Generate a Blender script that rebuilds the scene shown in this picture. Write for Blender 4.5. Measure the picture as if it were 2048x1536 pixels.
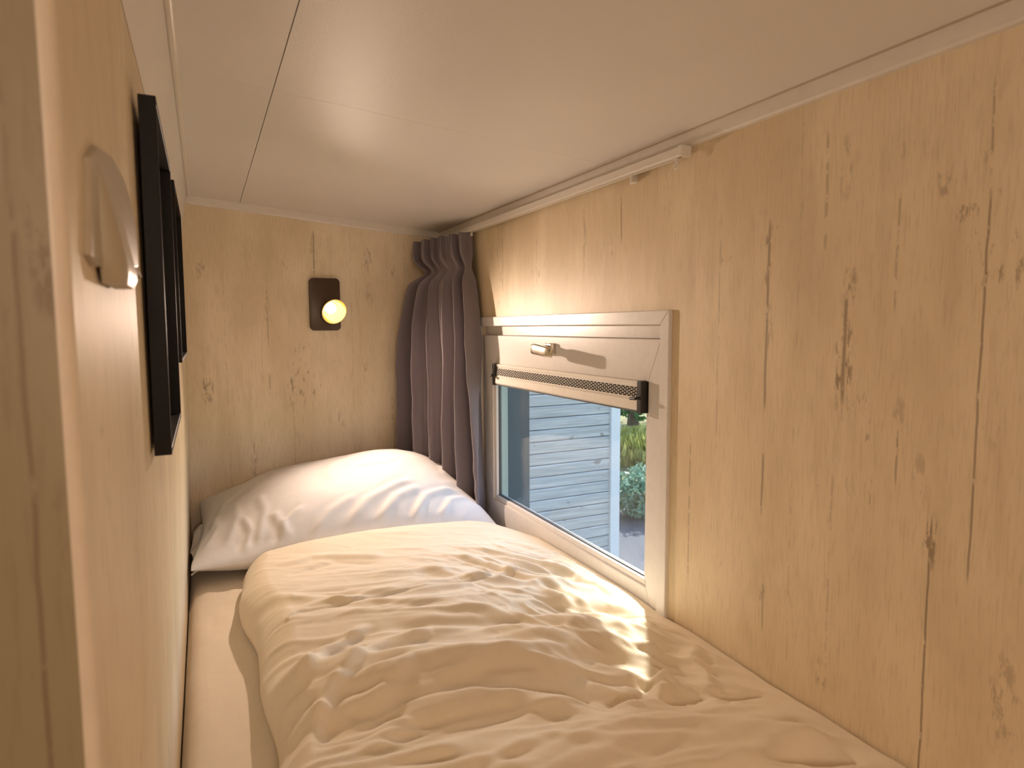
import bpy, bmesh, math, random
import numpy as np
from mathutils import Vector, Matrix, noise as mnoise

C = bpy.context.scene.collection
for o in list(bpy.data.objects):
    bpy.data.objects.remove(o)
random.seed(7)
ZO = 1.45                      # height of the eye above the cabin floor; all z below are written relative to the eye
YF = 2.126                     # far wall
XR = 0.75                      # window wall
XL = -0.048                    # picture wall

# ------------------------------------------------------------------ camera
def make_camera():
    cd = bpy.data.cameras.new('camera'); cam = bpy.data.objects.new('camera', cd); C.objects.link(cam)
    yaw, pitch, roll = math.radians(25.63), math.radians(5.078), math.radians(-0.2715)
    f = Vector((math.sin(yaw)*math.cos(pitch), math.cos(yaw)*math.cos(pitch), -math.sin(pitch)))
    r = Vector((math.cos(yaw), -math.sin(yaw), 0)); u = r.cross(f)
    R = r*math.cos(roll) + u*math.sin(roll); U = -r*math.sin(roll) + u*math.cos(roll)
    m = Matrix((R, U, -f)).transposed().to_4x4(); m.translation = Vector((0, 0, ZO))
    cam.matrix_world = m
    cd.sensor_width = 36.0; cd.sensor_fit = 'HORIZONTAL'; cd.lens = 36.0*1283/2048
    cd.clip_start = 0.01; cd.clip_end = 200
    cd.dof.use_dof = True; cd.dof.focus_distance = 1.6; cd.dof.aperture_fstop = 10
    bpy.context.scene.camera = cam
make_camera()

# ------------------------------------------------------------------ sky, sun, added fill lamp, exposure
sc = bpy.context.scene
sc.view_settings.view_transform = 'Standard'; sc.view_settings.look = 'None'
sc.view_settings.gamma = 1.0; sc.view_settings.use_curve_mapping = False
sc.view_settings.exposure = 1.36
world = bpy.data.worlds.new('sky'); sc.world = world; world.use_nodes = True
nt = world.node_tree; nt.nodes.clear()
wo = nt.nodes.new('ShaderNodeOutputWorld'); bg = nt.nodes.new('ShaderNodeBackground'); sky = nt.nodes.new('ShaderNodeTexSky')
sky.sky_type = 'NISHITA'; sky.sun_disc = False; sky.sun_elevation = math.radians(45); sky.sun_rotation = math.radians(37)
bg.inputs['Strength'].default_value = 0.30
nt.links.new(sky.outputs[0], bg.inputs[0]); nt.links.new(bg.outputs[0], wo.inputs[0])

def light(name, kind, loc, energy, color, **kw):
    ld = bpy.data.lights.new(name, kind); ld.energy = energy; ld.color = color
    for k, v in kw.items(): setattr(ld, k, v)
    o = bpy.data.objects.new(name, ld); C.objects.link(o); o.location = (loc[0], loc[1], loc[2]+ZO)
    return o
sun = light('sun', 'SUN', (4, 5, 6), 4.3, (1.0, 0.93, 0.84), angle=math.radians(2.0))
sun.rotation_euler = Vector((-0.22, -0.30, -0.37)).to_track_quat('-Z', 'Y').to_euler()
SCONCE_AIM = Vector((0.205, -1.0, -0.375)).normalized()
SCONCE = Vector((0.372, 2.052, 0.050))
# bulb of the sconce on the far wall
sl = light('sconce_bulb_light', 'SPOT', SCONCE - SCONCE_AIM*0.004, 13.2, (1.0, 0.755, 0.595), shadow_soft_size=0.012, spot_size=math.radians(116), spot_blend=0.95)
sl.rotation_euler = Vector((0.205, -1.0, -0.56)).to_track_quat('-Z', 'Y').to_euler()
# added general fill from behind the bunk, source never in view
light('added_fill_light', 'POINT', (0.05, -0.95, 0.16), 7.2, (1.0, 0.77, 0.61), shadow_soft_size=0.12)

# ------------------------------------------------------------------ object helpers
def tag(o, label=None, cat=None, group=None, kind=None):
    if label: o['label'] = label
    if cat: o['category'] = cat
    if group: o['group'] = group
    if kind: o['kind'] = kind
    return o

WLOC = {}
def thing(name, loc, label=None, cat=None, group=None, kind=None):
    o = bpy.data.objects.new(name, None); C.objects.link(o); o.empty_display_size = 0.03
    o.location = (loc[0], loc[1], loc[2]+ZO); WLOC[o.name] = Vector((loc[0], loc[1], loc[2]+ZO))
    return tag(o, label, cat, group, kind)

def obj(name, bm, mat, parent=None, smooth=False, autosmooth=None, **tags):
    """links the bmesh (written in eye-relative coordinates) as one object with its origin at its base or its parent"""
    if parent is None:
        xs = [v.co for v in bm.verts]
        base = Vector(((min(v.x for v in xs)+max(v.x for v in xs))/2, (min(v.y for v in xs)+max(v.y for v in xs))/2, min(v.z for v in xs)+ZO))
        shift = base - Vector((0, 0, ZO)); loc = base; w = base
    else:
        w = WLOC[parent.name]; shift = w - Vector((0, 0, ZO)); loc = Vector((0, 0, 0))
    for v in bm.verts: v.co -= shift
    me = bpy.data.meshes.new(name); bm.normal_update(); bm.to_mesh(me); bm.free()
    o = bpy.data.objects.new(name, me); C.objects.link(o)
    for m in (mat if isinstance(mat, (list, tuple)) else [mat]): me.materials.append(m)
    if parent is not None: o.parent = parent
    o.location = loc; WLOC[o.name] = w
    if smooth:
        for p in me.polygons: p.use_smooth = True
        if autosmooth:
            ang = math.radians(autosmooth)
            b = bmesh.new(); b.from_mesh(me)
            for e in b.edges:
                if len(e.link_faces) == 2 and e.calc_face_angle(0) > ang: e.smooth = False
            b.to_mesh(me); b.free()
    tag(o, tags.get('label'), tags.get('cat'), tags.get('group'), tags.get('kind'))
    return o

def box(bm, x0, x1, y0, y1, z0, z1, bevel=0, seg=2, mi=0):
    vs = [bm.verts.new(p) for p in ((x0,y0,z0),(x1,y0,z0),(x1,y1,z0),(x0,y1,z0),(x0,y0,z1),(x1,y0,z1),(x1,y1,z1),(x0,y1,z1))]
    fs = [bm.faces.new([vs[i] for i in q]) for q in ((0,3,2,1),(4,5,6,7),(0,1,5,4),(1,2,6,5),(2,3,7,6),(3,0,4,7))]
    for f in fs: f.material_index = mi
    if bevel:
        es = list({e for f in fs for e in f.edges})
        bmesh.ops.bevel(bm, geom=es, offset=bevel, segments=seg, affect='EDGES', profile=0.5)
    return vs

def prism(bm, pts, axis, a0, a1, bevel=0, seg=2, mi=0):
    """extrudes a 2-D outline along an axis: axis x uses (y,z), y uses (x,z), z uses (x,y)"""
    def P(p, a):
        return {'x': (a, p[0], p[1]), 'y': (p[0], a, p[1]), 'z': (p[0], p[1], a)}[axis]
    lo = [bm.verts.new(P(p, a0)) for p in pts]; hi = [bm.verts.new(P(p, a1)) for p in pts]
    n = len(pts); fs = [bm.faces.new(lo), bm.faces.new(hi[::-1])]
    for i in range(n): fs.append(bm.faces.new((lo[i], hi[i], hi[(i+1) % n], lo[(i+1) % n])))
    for f in fs: f.material_index = mi
    bmesh.ops.recalc_face_normals(bm, faces=fs)
    if bevel:
        es = list({e for f in fs[:2] for e in f.edges})
        bmesh.ops.bevel(bm, geom=es, offset=bevel, segments=seg, affect='EDGES', profile=0.5)

def lathe(bm, prof, origin, axis, seg=40, close=False, mi=0):
    """profile of (radius, distance along axis)"""
    a = Vector(axis).normalized(); q = a.to_track_quat('Z', 'Y'); o = Vector(origin); rings = []
    for r, h in prof:
        if r < 1e-6: rings.append([bm.verts.new(o + a*h)]); continue
        rings.append([bm.verts.new(o + q @ Vector((r*math.cos(2*math.pi*k/seg), r*math.sin(2*math.pi*k/seg), h))) for k in range(seg)])
    for A, B in zip(rings, rings[1:]):
        for k in range(seg):
            k2 = (k+1) % seg
            if len(A) == 1 and len(B) == 1: continue
            if len(A) == 1: f = bm.faces.new((A[0], B[k], B[k2]))
            elif len(B) == 1: f = bm.faces.new((A[k], A[k2], B[0]))
            else: f = bm.faces.new((A[k], A[k2], B[k2], B[k]))
            f.material_index = mi
    bmesh.ops.recalc_face_normals(bm, faces=bm.faces)

def tube(bm, pts, r, seg=14, mi=0):
    pts = [Vector(p) for p in pts]; rings = []
    rr = r if isinstance(r, (list, tuple)) else [r]*len(pts)
    for i, p in enumerate(pts):
        t = (pts[min(i+1, len(pts)-1)] - pts[max(i-1, 0)]).normalized(); q = t.to_track_quat('Z', 'Y')
        rings.append([bm.verts.new(p + q @ Vector((rr[i]*math.cos(2*math.pi*k/seg), rr[i]*math.sin(2*math.pi*k/seg), 0))) for k in range(seg)])
    fs = [bm.faces.new(rings[0][::-1]), bm.faces.new(rings[-1])]
    for A, B in zip(rings, rings[1:]):
        for k in range(seg): fs.append(bm.faces.new((A[k], A[(k+1) % seg], B[(k+1) % seg], B[k])))
    for f in fs: f.material_index = mi

# ------------------------------------------------------------------ materials
class NB:
    def __init__(s, name):
        s.m = bpy.data.materials.new(name); s.m.use_nodes = True; s.t = s.m.node_tree; s.t.nodes.clear()
        s.out = s.t.nodes.new('ShaderNodeOutputMaterial'); s.b = s.t.nodes.new('ShaderNodeBsdfPrincipled')
        s.t.links.new(s.b.outputs[0], s.out.inputs[0])
    def n(s, k, **kw):
        x = s.t.nodes.new('ShaderNode'+k)
        for a, v in kw.items(): setattr(x, a, v)
        return x
    def link(s, a, b): s.t.links.new(a, b)
    def put(s, sock, v):
        if hasattr(v, 'is_output') or hasattr(v, 'links'): s.link(v, sock)
        elif v is not None: sock.default_value = v
    def math(s, op, a, b=None, c=None, clamp=False):
        x = s.n('Math', operation=op, use_clamp=clamp); s.put(x.inputs[0], a)
        if b is not None: s.put(x.inputs[1], b)
        if c is not None: s.put(x.inputs[2], c)
        return x.outputs[0]
    def sep(s):
        g = s.n('NewGeometry'); x = s.n('SeparateXYZ'); s.link(g.outputs['Position'], x.inputs[0]); return x.outputs
    def comb(s, a, b, c=0.0):
        x = s.n('CombineXYZ'); s.put(x.inputs[0], a); s.put(x.inputs[1], b); s.put(x.inputs[2], c); return x.outputs[0]
    def noise(s, vec, scale=1.0, detail=3, rough=0.5):
        x = s.n('TexNoise'); s.put(x.inputs['Vector'], vec); x.inputs['Scale'].default_value = scale
        x.inputs['Detail'].default_value = detail; x.inputs['Roughness'].default_value = rough; return x.outputs['Fac']
    def smooth(s, v, lo, hi, a=0.0, b=1.0):
        x = s.n('MapRange', interpolation_type='SMOOTHSTEP'); s.put(x.inputs[0], v)
        s.put(x.inputs[1], lo); s.put(x.inputs[2], hi); s.put(x.inputs[3], a); s.put(x.inputs[4], b); return x.outputs[0]
    def mix(s, f, a, b):
        x = s.n('Mix', data_type='RGBA'); s.put(x.inputs[0], f)
        for sock, v in ((x.inputs[6], a), (x.inputs[7], b)):
            s.put(sock, (*v, 1) if isinstance(v, tuple) and len(v) == 3 else v)
        return x.outputs[2]
    def bump(s, h, strength=0.3, dist=0.001):
        x = s.n('Bump'); x.inputs['Strength'].default_value = strength; x.inputs['Distance'].default_value = dist
        s.link(h, x.inputs['Height']); s.link(x.outputs[0], s.b.inputs['Normal'])
    def base(s, v, rough=0.5, metal=0.0, spec=0.5):
        s.put(s.b.inputs['Base Color'], (*v, 1) if isinstance(v, tuple) and len(v) == 3 else v)
        s.put(s.b.inputs['Roughness'], rough); s.put(s.b.inputs['Metallic'], metal); s.b.inputs['Specular IOR Level'].default_value = spec
        return s.m

def plain(name, col, rough=0.5, metal=0.0, spec=0.5, bump=None):
    b = NB(name)
    p = b.sep()
    n = b.noise(b.comb(p[0], p[1], p[2]), 60, 3)
    c = b.mix(b.smooth(n, .3, .7), tuple(x*.96 for x in col), col)
    if bump:
        b.bump(b.noise(b.comb(p[0], p[1], p[2]), bump[0], 2), bump[1], bump[2])
    return b.base(c, rough, metal, spec)

def woodprint(name, axis, lines, patches, tint=(0.70, 0.60, 0.44), seedoff=0.0, rough=.48, spec=.35):
    """cream whitewashed plank print; lines are (h, z0, z1, width, strength), patches (h, z, rh, rz, strength)"""
    b = NB(name); p = b.sep(); h = p[axis]; z = b.math('SUBTRACT', p[2], ZO)
    hs = b.math('ADD', h, seedoff)
    fine = b.noise(b.comb(b.math('MULTIPLY', hs, 300), b.math('MULTIPLY', z, 22)), 1, 3, .65)
    mid = b.noise(b.comb(b.math('MULTIPLY', hs, 38), b.math('MULTIPLY', z, 3.0), 4.0), 1, 4, .6)
    big = b.noise(b.comb(b.math('MULTIPLY', hs, 7), b.math('MULTIPLY', z, 2.2), 9.0), 1, 3, .5)
    light, dark = tint, tuple(a*k for a, k in zip(tint, (.86, .83, .78)))
    col = b.mix(b.smooth(big, .36, .64), dark, light)
    cloud = b.noise(b.comb(b.math('MULTIPLY', hs, 13), b.math('MULTIPLY', z, 6), 21.0), 1, 5, .65)
    col = b.mix(b.math('MULTIPLY', b.smooth(cloud, .50, .68), .30), col, tuple(a*k for a, k in zip(tint, (.72, .72, .66))))
    col = b.mix(b.math('MULTIPLY', b.smooth(mid, .52, .72), .36), col, tuple(a*k for a, k in zip(tint, (.74, .70, .64))))
    col = b.mix(b.math('MULTIPLY', b.smooth(fine, .48, .70), .32), col, tuple(a*k for a, k in zip(tint, (.62, .58, .52))))
    # worn speckle where the print shows bare wood
    sp = b.noise(b.comb(b.math('MULTIPLY', hs, 90), b.math('MULTIPLY', z, 26), 2.0), 1, 4, .7)
    where = b.noise(b.comb(b.math('MULTIPLY', hs, 9), b.math('MULTIPLY', z, 3.4), 17.0), 1, 2, .5)
    worn = b.math('MULTIPLY', b.smooth(sp, .56, .66), b.smooth(where, .60, .70))
    col = b.mix(b.math('MULTIPLY', worn, .5), col, (.25, .16, .09))
    wob = b.math('MULTIPLY', b.math('SUBTRACT', b.noise(b.comb(b.math('MULTIPLY', z, 9), 3.3), 1, 3, .6), .5), .006)
    brk = b.noise(b.comb(b.math('MULTIPLY', hs, 60), b.math('MULTIPLY', z, 34), 6.0), 1, 3, .7)
    hw = b.math('ADD', h, wob); acc = None
    for (y0, z0, z1, w, s) in lines:
        d = b.math('ABSOLUTE', b.math('SUBTRACT', hw, y0))
        a = b.smooth(d, w*.25, w, 1, 0)
        zz = b.math('MULTIPLY', b.smooth(z, z0-.012, z0+.012), b.smooth(z, z1-.012, z1+.012, 1, 0))
        k = b.math('MULTIPLY', b.math('MULTIPLY', a, zz), b.smooth(brk, .52-.20*s, .62-.20*s)); k = b.math('MULTIPLY', k, s*.85)
        acc = k if acc is None else b.math('MAXIMUM', acc, k)
    for (y0, zc, rh, rz, s) in patches:
        dy = b.math('DIVIDE', b.math('SUBTRACT', hw, y0), rh); dz = b.math('DIVIDE', b.math('SUBTRACT', z, zc), rz)
        d = b.math('ADD', b.math('MULTIPLY', dy, dy), b.math('MULTIPLY', dz, dz))
        k = b.math('MULTIPLY', b.math('MULTIPLY', b.smooth(d, .15, 1.0, 1, 0), b.smooth(sp, .49, .60)), s*.85)
        acc = k if acc is None else b.math('MAXIMUM', acc, k)
    if acc is not None: col = b.mix(b.math('MULTIPLY', acc, .8), col, (.19, .12, .07))
    b.bump(b.noise(b.comb(b.math('MULTIPLY', hs, 500), b.math('MULTIPLY', z, 60)), 1, 2), .12, .0006)
    return b.base(col, rough, 0, spec)

right_lines = [(1.063, .17, .25, .0035, .8), (.792, -.20, .17, .0022, .45), (.6935, -.12, .15, .0035, .85), (.6935, -.28, -.19, .003, .8), (.686, -.46, -.38, .003, .6),
               (.565, -.10, .04, .004, .9), (.489, -.19, -.12, .002, .7), (.402, -.28, .135, .0020, .9), (.444, -.60, -.225, .0020, 1.0),
               (.853, -.44, -.19, .003, .55), (.60, .10, .25, .0035, .5), (.50, .02, .16, .0025, .5), (.403, .16, .25, .002, .6),
               (1.20, .10, .26, .003, .5), (1.42, .08, .22, .003, .45), (1.62, .1, .28, .0035, .5), (.30, -.5, .2, .003, .7), (.15, -.4, .3, .003, .8), (.575, -.5, -.2, .003, .35), (.64, -.5, .3, .002, .3)]
right_patch = [(.565, -.05, .018, .085, 1.0), (.560, .04, .013, .05, .8), (.694, .10, .010, .06, .9), (.690, -.02, .010, .07, .5), (.444, -.25, .010, .045, 1.0), (.426, .121, .020, .012, .7),
               (.582, -.482, .012, .03, .7), (.686, -.408, .010, .018, .7), (.573, .20, .012, .05, .5), (.45, .16, .02, .02, .5), (.78, .105, .02, .006, .5), (.487, -.11, .012, .03, .45), (1.20, .2, .012, .05, .5), (.5, .21, .02, .02, .4), (.46, -.18, .012, .05, .4), (.36, -.4, .02, .08, .5)]
far_lines = [(.326, .17, .30, .004, .8), (.182, -.05, .12, .003, .6), (.129, -.6, -.35, .003, .6), (.569, -.35, -.23, .003, .5), (.182, -.20, -.14, .004, .5), (.06, -.6, .3, .0022, .3), (.44, -.6, .3, .002, .3), (.62, -.5, .3, .0022, .35), (.25, -.45, -.2, .003, .4)]
far_patch = [(.006, -.18, .020, .06, .9), (.249, -.19, .018, .07, .6), (.001, .18, .018, .06, .55), (.497, .22, .018, .05, .6), (.50, .11, .015, .05, .55), (.326, .25, .014, .06, .5), (.182, .05, .012, .05, .5), (.48, -.12, .012, .04, .5), (.129, -.42, .012, .07, .5), (.40, -.3, .02, .06, .4), (.58, .2, .015, .04, .5), (.255, -.36, .014, .04, .5), (.24, .2, .02, .03, .3)]
M_right = woodprint('wood_print_window_wall', 1, right_lines, right_patch, (.86, .715, .495))
M_far = woodprint('wood_print_far_wall', 0, far_lines, far_patch, (.89, .76, .57), 3.0)
M_left = woodprint('wood_print_picture_wall', 1, [(.52, -.3, .3, .004, .3), (.78, -.5, .3, .004, .35), (1.3, -.5, .3, .003, .3)], [(.56, -.02, .02, .1, .3), (.72, -.3, .02, .1, .3)], (.80, .69, .52), 6.0, .52, .22)
M_part = woodprint('wood_print_partition', 0, [(-.066, -1.5, .05, .0016, .9), (-.067, .05, .5, .0014, .5), (-.2, -1.5, .5, .003, .7), (-.35, -1.5, .5, .003, .7)],
                   [(-.056, .035, .008, .045, .9), (-.0505, .02, .003, .035, .95), (-.0495, .004, .0022, .004, 1.0), (-.0493, -.013, .0022, .003, 1.0), (-.054, .075, .006, .02, .6), (-.072, .02, .004, .03, .5), (-.058, -.09, .006, .04, .4)], (.37, .31, .20), 9.0)
M_bone = plain('cream_laminate', (.74, .64, .50), .4)

def ceiling_mat():
    b = NB('ceiling_panel'); p = b.sep(); v = b.comb(p[0], p[1], p[2])
    n = b.noise(v, 520, 2, .6); b.bump(n, .32, .0010)
    c = b.mix(b.smooth(b.noise(v, 3, 2), .3, .7), (.80, .755, .70), (.83, .785, .73))
    return b.base(c, .46, 0, .28)
M_ceil = ceiling_mat()
M_groove = plain('dark_joint', (.28, .21, .14), .8)
M_shadow_line = plain('tan_shadow_line', (.56, .46, .34), .8)
M_white = plain('white_upvc', (.78, .74, .70), .28, 0, .5)
M_trim = plain('cream_white_trim', (.80, .745, .66), .30, 0, .5)
M_black = plain('black_wood_frame', (.007, .0045, .003), .5, 0, .18, (200, .2, .0005))
M_blackplastic = plain('black_plastic', (.02, .018, .016), .4)
M_print = plain('dark_print', (.05, .045, .04), .6)
M_bronze = plain('dark_bronze', (.085, .060, .042), .35, .55, .5)
M_gold = plain('brushed_gold', (.92, .62, .22), .28, 1.0)
M_silver = plain('satin_nickel', (.70, .64, .54), .27, 1.0)
M_shell = plain('cream_plastic', (.43, .365, .26), .36, 0, .5)
M_slot = plain('slot_dark', (.012, .009, .007), .9, 0, .1)
M_seal = plain('grey_green_seal', (.42, .47, .42), .5)
M_reveal = plain('dark_blue_grey_board', (.065, .085, .10), .55)
M_gasket = plain('dark_gasket', (.06, .065, .07), .5)

def emit(name, col, s):
    b = NB(name); b.base(col); b.b.inputs['Emission Color'].default_value = (*col, 1); b.b.inputs['Emission Strength'].default_value = s; return b.m
M_bulb = emit('lit_bulb', (1.0, .86, .62), 1.7)
M_diff = emit('fill_diffuser', (1.0, .80, .55), 2.0)

def fabric(name, col, weave=900, bump=.25, sheen=.15, rough=.85):
    b = NB(name); p = b.sep(); v = b.comb(p[0], p[1], p[2])
    n = b.noise(v, weave, 2, .6); w = b.noise(v, 45, 4, .6)
    x = b.n('Mix', data_type='FLOAT'); x.inputs[0].default_value = .6; b.link(n, x.inputs[2]); b.link(w, x.inputs[3])
    b.bump(x.outputs[0], bump, .0012)
    b.b.inputs['Sheen Weight'].default_value = sheen; b.b.inputs['Sheen Roughness'].default_value = .4
    return b.base(b.mix(b.smooth(w, .3, .7), tuple(c*.97 for c in col), col), rough, 0, .25)
M_duvet = fabric('cream_cotton', (.83, .72, .545), 700, .22)
M_pillow = fabric('white_cotton', (.82, .80, .785), 700, .18)
M_sheet = fabric('cream_jersey', (.80, .70, .56), 900, .15)
M_curtain = fabric('taupe_curtain_cloth', (.235, .200, .217), 800, .35, .25)

def glass_mat():
    b = NB('window_glass'); t = b.n('BsdfTransparent'); g = b.n('BsdfGlossy'); g.inputs['Roughness'].default_value = .0
    t.inputs[0].default_value = (.93, .96, .96, 1)
    lw = b.n('LayerWeight'); lw.inputs[0].default_value = .5; fr = b.math('MULTIPLY_ADD', b.math('POWER', lw.outputs['Facing'], 5.0), .92, .035); mx = b.n('MixShader'); b.link(fr, mx.inputs[0])
    b.link(t.outputs[0], mx.inputs[1]); b.link(g.outputs[0], mx.inputs[2]); b.link(mx.outputs[0], b.out.inputs[0]); return b.m
M_glass = glass_mat()

def slat_mat():
    b = NB('weathered_grey_slats'); p = b.sep()
    k = b.math('FLOOR', b.math('DIVIDE', p[2], .095))
    n = b.noise(b.comb(b.math('MULTIPLY', p[0], 2.2), b.math('MULTIPLY', p[2], 40), k), 1, 4, .6)
    knots = b.noise(b.comb(b.math('MULTIPLY', p[0], 7), b.math('MULTIPLY', p[2], 16), b.math('MULTIPLY', k, 3.1)), 1, 2, .5)
    c = b.mix(b.smooth(n, .32, .7), (.34, .34, .33), (.50, .49, .47))
    c = b.mix(b.math('MULTIPLY', b.smooth(knots, .68, .74), .7), c, (.16, .14, .12))
    return b.base(c, .75, 0, .2)
M_slats = slat_mat()
M_post = plain('grey_white_post', (.62, .61, .60), .7)
def ground_mat():
    b = NB('sandy_grass'); p = b.sep(); v = b.comb(p[0], p[1], p[2])
    n = b.noise(v, 1.3, 4, .6); f = b.noise(v, 35, 4, .7)
    c = b.mix(b.smooth(n, .42, .58), (.20, .17, .10), (.30, .30, .12)); c = b.mix(b.math('MULTIPLY', b.smooth(f, .45, .65), .6), c, (.42, .38, .24))
    b.bump(f, .8, .05); return b.base(c, .9, 0, .1)
M_ground = ground_mat()
M_path = plain('shade_toned_gravel', (.10, .105, .12), .9, 0, .1, (60, .8, .01))  # gravel colour darkened to stand in for shade lying on it
def leaf_mat(name, a, c):
    b = NB(name); o = b.n('NewGeometry'); n = b.mix(o.outputs['Random Per Island'], a, c)
    b.base(n, .55, 0, .3)
    t = b.n('BsdfTranslucent'); b.link(n, t.inputs[0]); mx = b.n('MixShader'); mx.inputs[0].default_value = .3
    b.link(b.b.outputs[0], mx.inputs[1]); b.link(t.outputs[0], mx.inputs[2]); b.link(mx.outputs[0], b.out.inputs[0]); return b.m
M_leafdark = leaf_mat('dark_green_leaves', (.03, .09, .03), (.10, .22, .07))
M_leafyel = leaf_mat('yellow_green_grass_leaves', (.30, .32, .08), (.50, .48, .16))
M_leafteal = leaf_mat('blue_green_leaves', (.10, .22, .15), (.28, .42, .30))
M_bark = plain('bark', (.12, .08, .05), .9)
M_floor = plain('brown_vinyl_floor', (.30, .20, .12), .5)
M_bedbase = plain('cream_bed_panel', (.62, .54, .42), .5)

# ------------------------------------------------------------------ room shell
def ceil_z(x): return .322 + .08*(XR - x)

def wall_x_left(z):           # the thin panel bows slightly outwards below the pictures
    t = max(0.0, min(1.0, (-z-.15)/.5)); return XL - .009*t*t*(3-2*t)

def build_shell():
    # picture wall with a bowed face, rounded near corner
    bm = bmesh.new(); zs = [-1.45 + i*.03 for i in range(62)]; zs = [z for z in zs if z < .262] + [.262]
    prof = []
    y0 = .318; r = .006
    cols = [('f', YF+.02)] + [('f', y0+r)]
    rows = []
    for z in zs:
        x = wall_x_left(z); row = [(x, YF, z), (x, 1.2, z), (x, y0+r, z)]
        for k in range(1, 5):
            a = k/4*math.pi/2; row.append((x - r + r*math.cos(a), y0 + r - r*math.sin(a), z))
        row.append((x-.045, y0, z))
        rows.append([bm.verts.new(p) for p in row])
    for A, B in zip(rows, rows[1:]):
        for k in range(len(A)-1): 
            f = bm.faces.new((A[k], A[k+1], B[k+1], B[k])); f.material_index = 1 if 2 <= k < 6 else (2 if k >= 6 else 0)
    # back and top so that the panel has a thickness
    t = rows[-1]; b = rows[0]
    back = [(XL-.05, YF), (XL-.05, y0)]
    bt = [bm.verts.new((x, y, .262)) for x, y in back]; bb = [bm.verts.new((x, y, -1.45)) for x, y in back]
    bm.faces.new((bt[0], bt[1], bb[1], bb[0])); bm.faces.new([t[0]]+[v for v in t[1:]]+[bt[1], bt[0]])
    bm.faces.new([b[0]]+[v for v in b[1:]]+[bb[1], bb[0]])
    bm.faces.new([r_[0] for r_ in rows]+[bt[0], bb[0]])
    obj('wall_left', bm, [M_left, M_bone, M_part], smooth=True, autosmooth=40, kind='structure')
    # partition that runs on to the left of the corner
    bm = bmesh.new(); box(bm, -1.30, XL-.045, .318, .40, -1.45, ceil_z(-.1)+.10)
    obj('wall_front', bm, M_part, kind='structure')
    # white board above the picture wall, slightly canted to the ceiling
    bm = bmesh.new()
    prism(bm, [(XL-.001, .264), (-.0245, ceil_z(-.024)+.002), (-.10, ceil_z(-.1)+.002), (-.10, .264)], 'y', .318, YF)
    obj('trim_1', bm, M_ceil, kind='structure')
    bm = bmesh.new(); box(bm, XL-.02, XL+.0002, .325, YF, .2622, .2638)
    obj('trim_2', bm, M_groove, kind='structure')
    # round bead where that board meets the ceiling
    bm = bmesh.new(); zc = ceil_z(-.02)
    pts = [(-.0255, zc+.003)] + [(-.0205-.005*math.cos(a), zc-.0005-.0035*math.sin(a)) for a in [i/8*math.pi for i in range(9)]] + [(-.0155, zc+.003)]
    prism(bm, pts, 'y', .30, YF); obj('trim_3', bm, M_trim, smooth=True, autosmooth=50, kind='structure')
    # far wall
    bm = bmesh.new(); box(bm, -.10, XR+.02, YF, YF+.08, -1.45, .50); obj('wall_far', bm, M_far, kind='structure')
    # window wall with an opening
    oy0, oy1, oz0, oz1 = .928, 1.762, -.604, .004
    bm = bmesh.new(); x0, x1 = XR, XR+.075
    ys = [-1.90, oy0, oy1, YF+.08]; zs = [-1.45, oz0, oz1, .42]
    for i in range(3):
        for j in range(3):
            if i == 1 and j == 1: continue
            box(bm, x0, x1, ys[i], ys[i+1], zs[j], zs[j+1])
    bmesh.ops.remove_doubles(bm, verts=bm.verts, dist=1e-5)
    obj('wall_right', bm, M_right, kind='structure')
    # ceiling panels: seams are real gaps with a dark backing
    gx, gy = .1155, 1.104
    bm = bmesh.new()
    def panel(xa, xb, ya, yb):
        pts = [(xa, ceil_z(xa)), (xb, ceil_z(xb)), (xb, ceil_z(xb)+.012), (xa, ceil_z(xa)+.012)]
        prism(bm, pts, 'y', ya, yb)
    g = .0007
    for xa, xb in ((-1.30, gx-g), (gx+g, XR+.075)):
        for ya, yb in ((-1.90, gy-g*.4), (gy+g*.4, YF+.08)):
            panel(xa, xb, ya, yb)
    obj('ceiling', bm, M_ceil, kind='structure')
    bm = bmesh.new(); prism(bm, [(-1.3, ceil_z(-1.3)+.0125), (XR+.075, ceil_z(XR+.075)+.0125), (XR+.075, .50), (-1.3, .60)], 'y', -1.9, YF+.08)
    obj('roof', bm, M_ceil, kind='structure')
    # cover strips between ceiling and walls
    bm = bmesh.new()
    prism(bm, [(XR+.001, .298), (XR-.0065, .299), (XR-.009, .302), (XR-.010, .327), (XR-.006, .331), (XR+.001, .331)], 'y', -1.90, YF)
    obj('trim_4', bm, M_trim, smooth=True, autosmooth=30, kind='structure')
    bm = bmesh.new(); box(bm, XR-.0135, XR-.0085, -1.90, YF-.005, .3235, .3242)  # tan strip painted in as the shadow line of the ceiling seam
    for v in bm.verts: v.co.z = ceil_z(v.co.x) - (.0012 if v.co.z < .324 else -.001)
    obj('trim_shadow_line', bm, M_shadow_line, kind='structure')
    bm = bmesh.new(); y0, y1 = YF-.010, YF+.001
    vs = []
    for x in (-.047, XR-.008):
        zc = ceil_z(x); vs.append([bm.verts.new(p) for p in ((x, y1, zc-.023), (x, y0+.004, zc-.0225), (x, y0, zc-.018), (x, y0, zc+.001), (x, y1, zc+.001))])
    for k in range(5): bm.faces.new((vs[0][k], vs[0][(k+1) % 5], vs[1][(k+1) % 5], vs[1][k]))
    bm.faces.new(vs[0]); bm.faces.new(vs[1][::-1]); bmesh.ops.recalc_face_normals(bm, faces=bm.faces)
    obj('trim_5', bm, M_trim, kind='structure')
    # cabin behind the bunk
    bm = bmesh.new(); box(bm, -1.30, XR+.075, -1.90, YF+.08, -1.53, -1.45); obj('floor', bm, M_floor, kind='structure')
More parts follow.
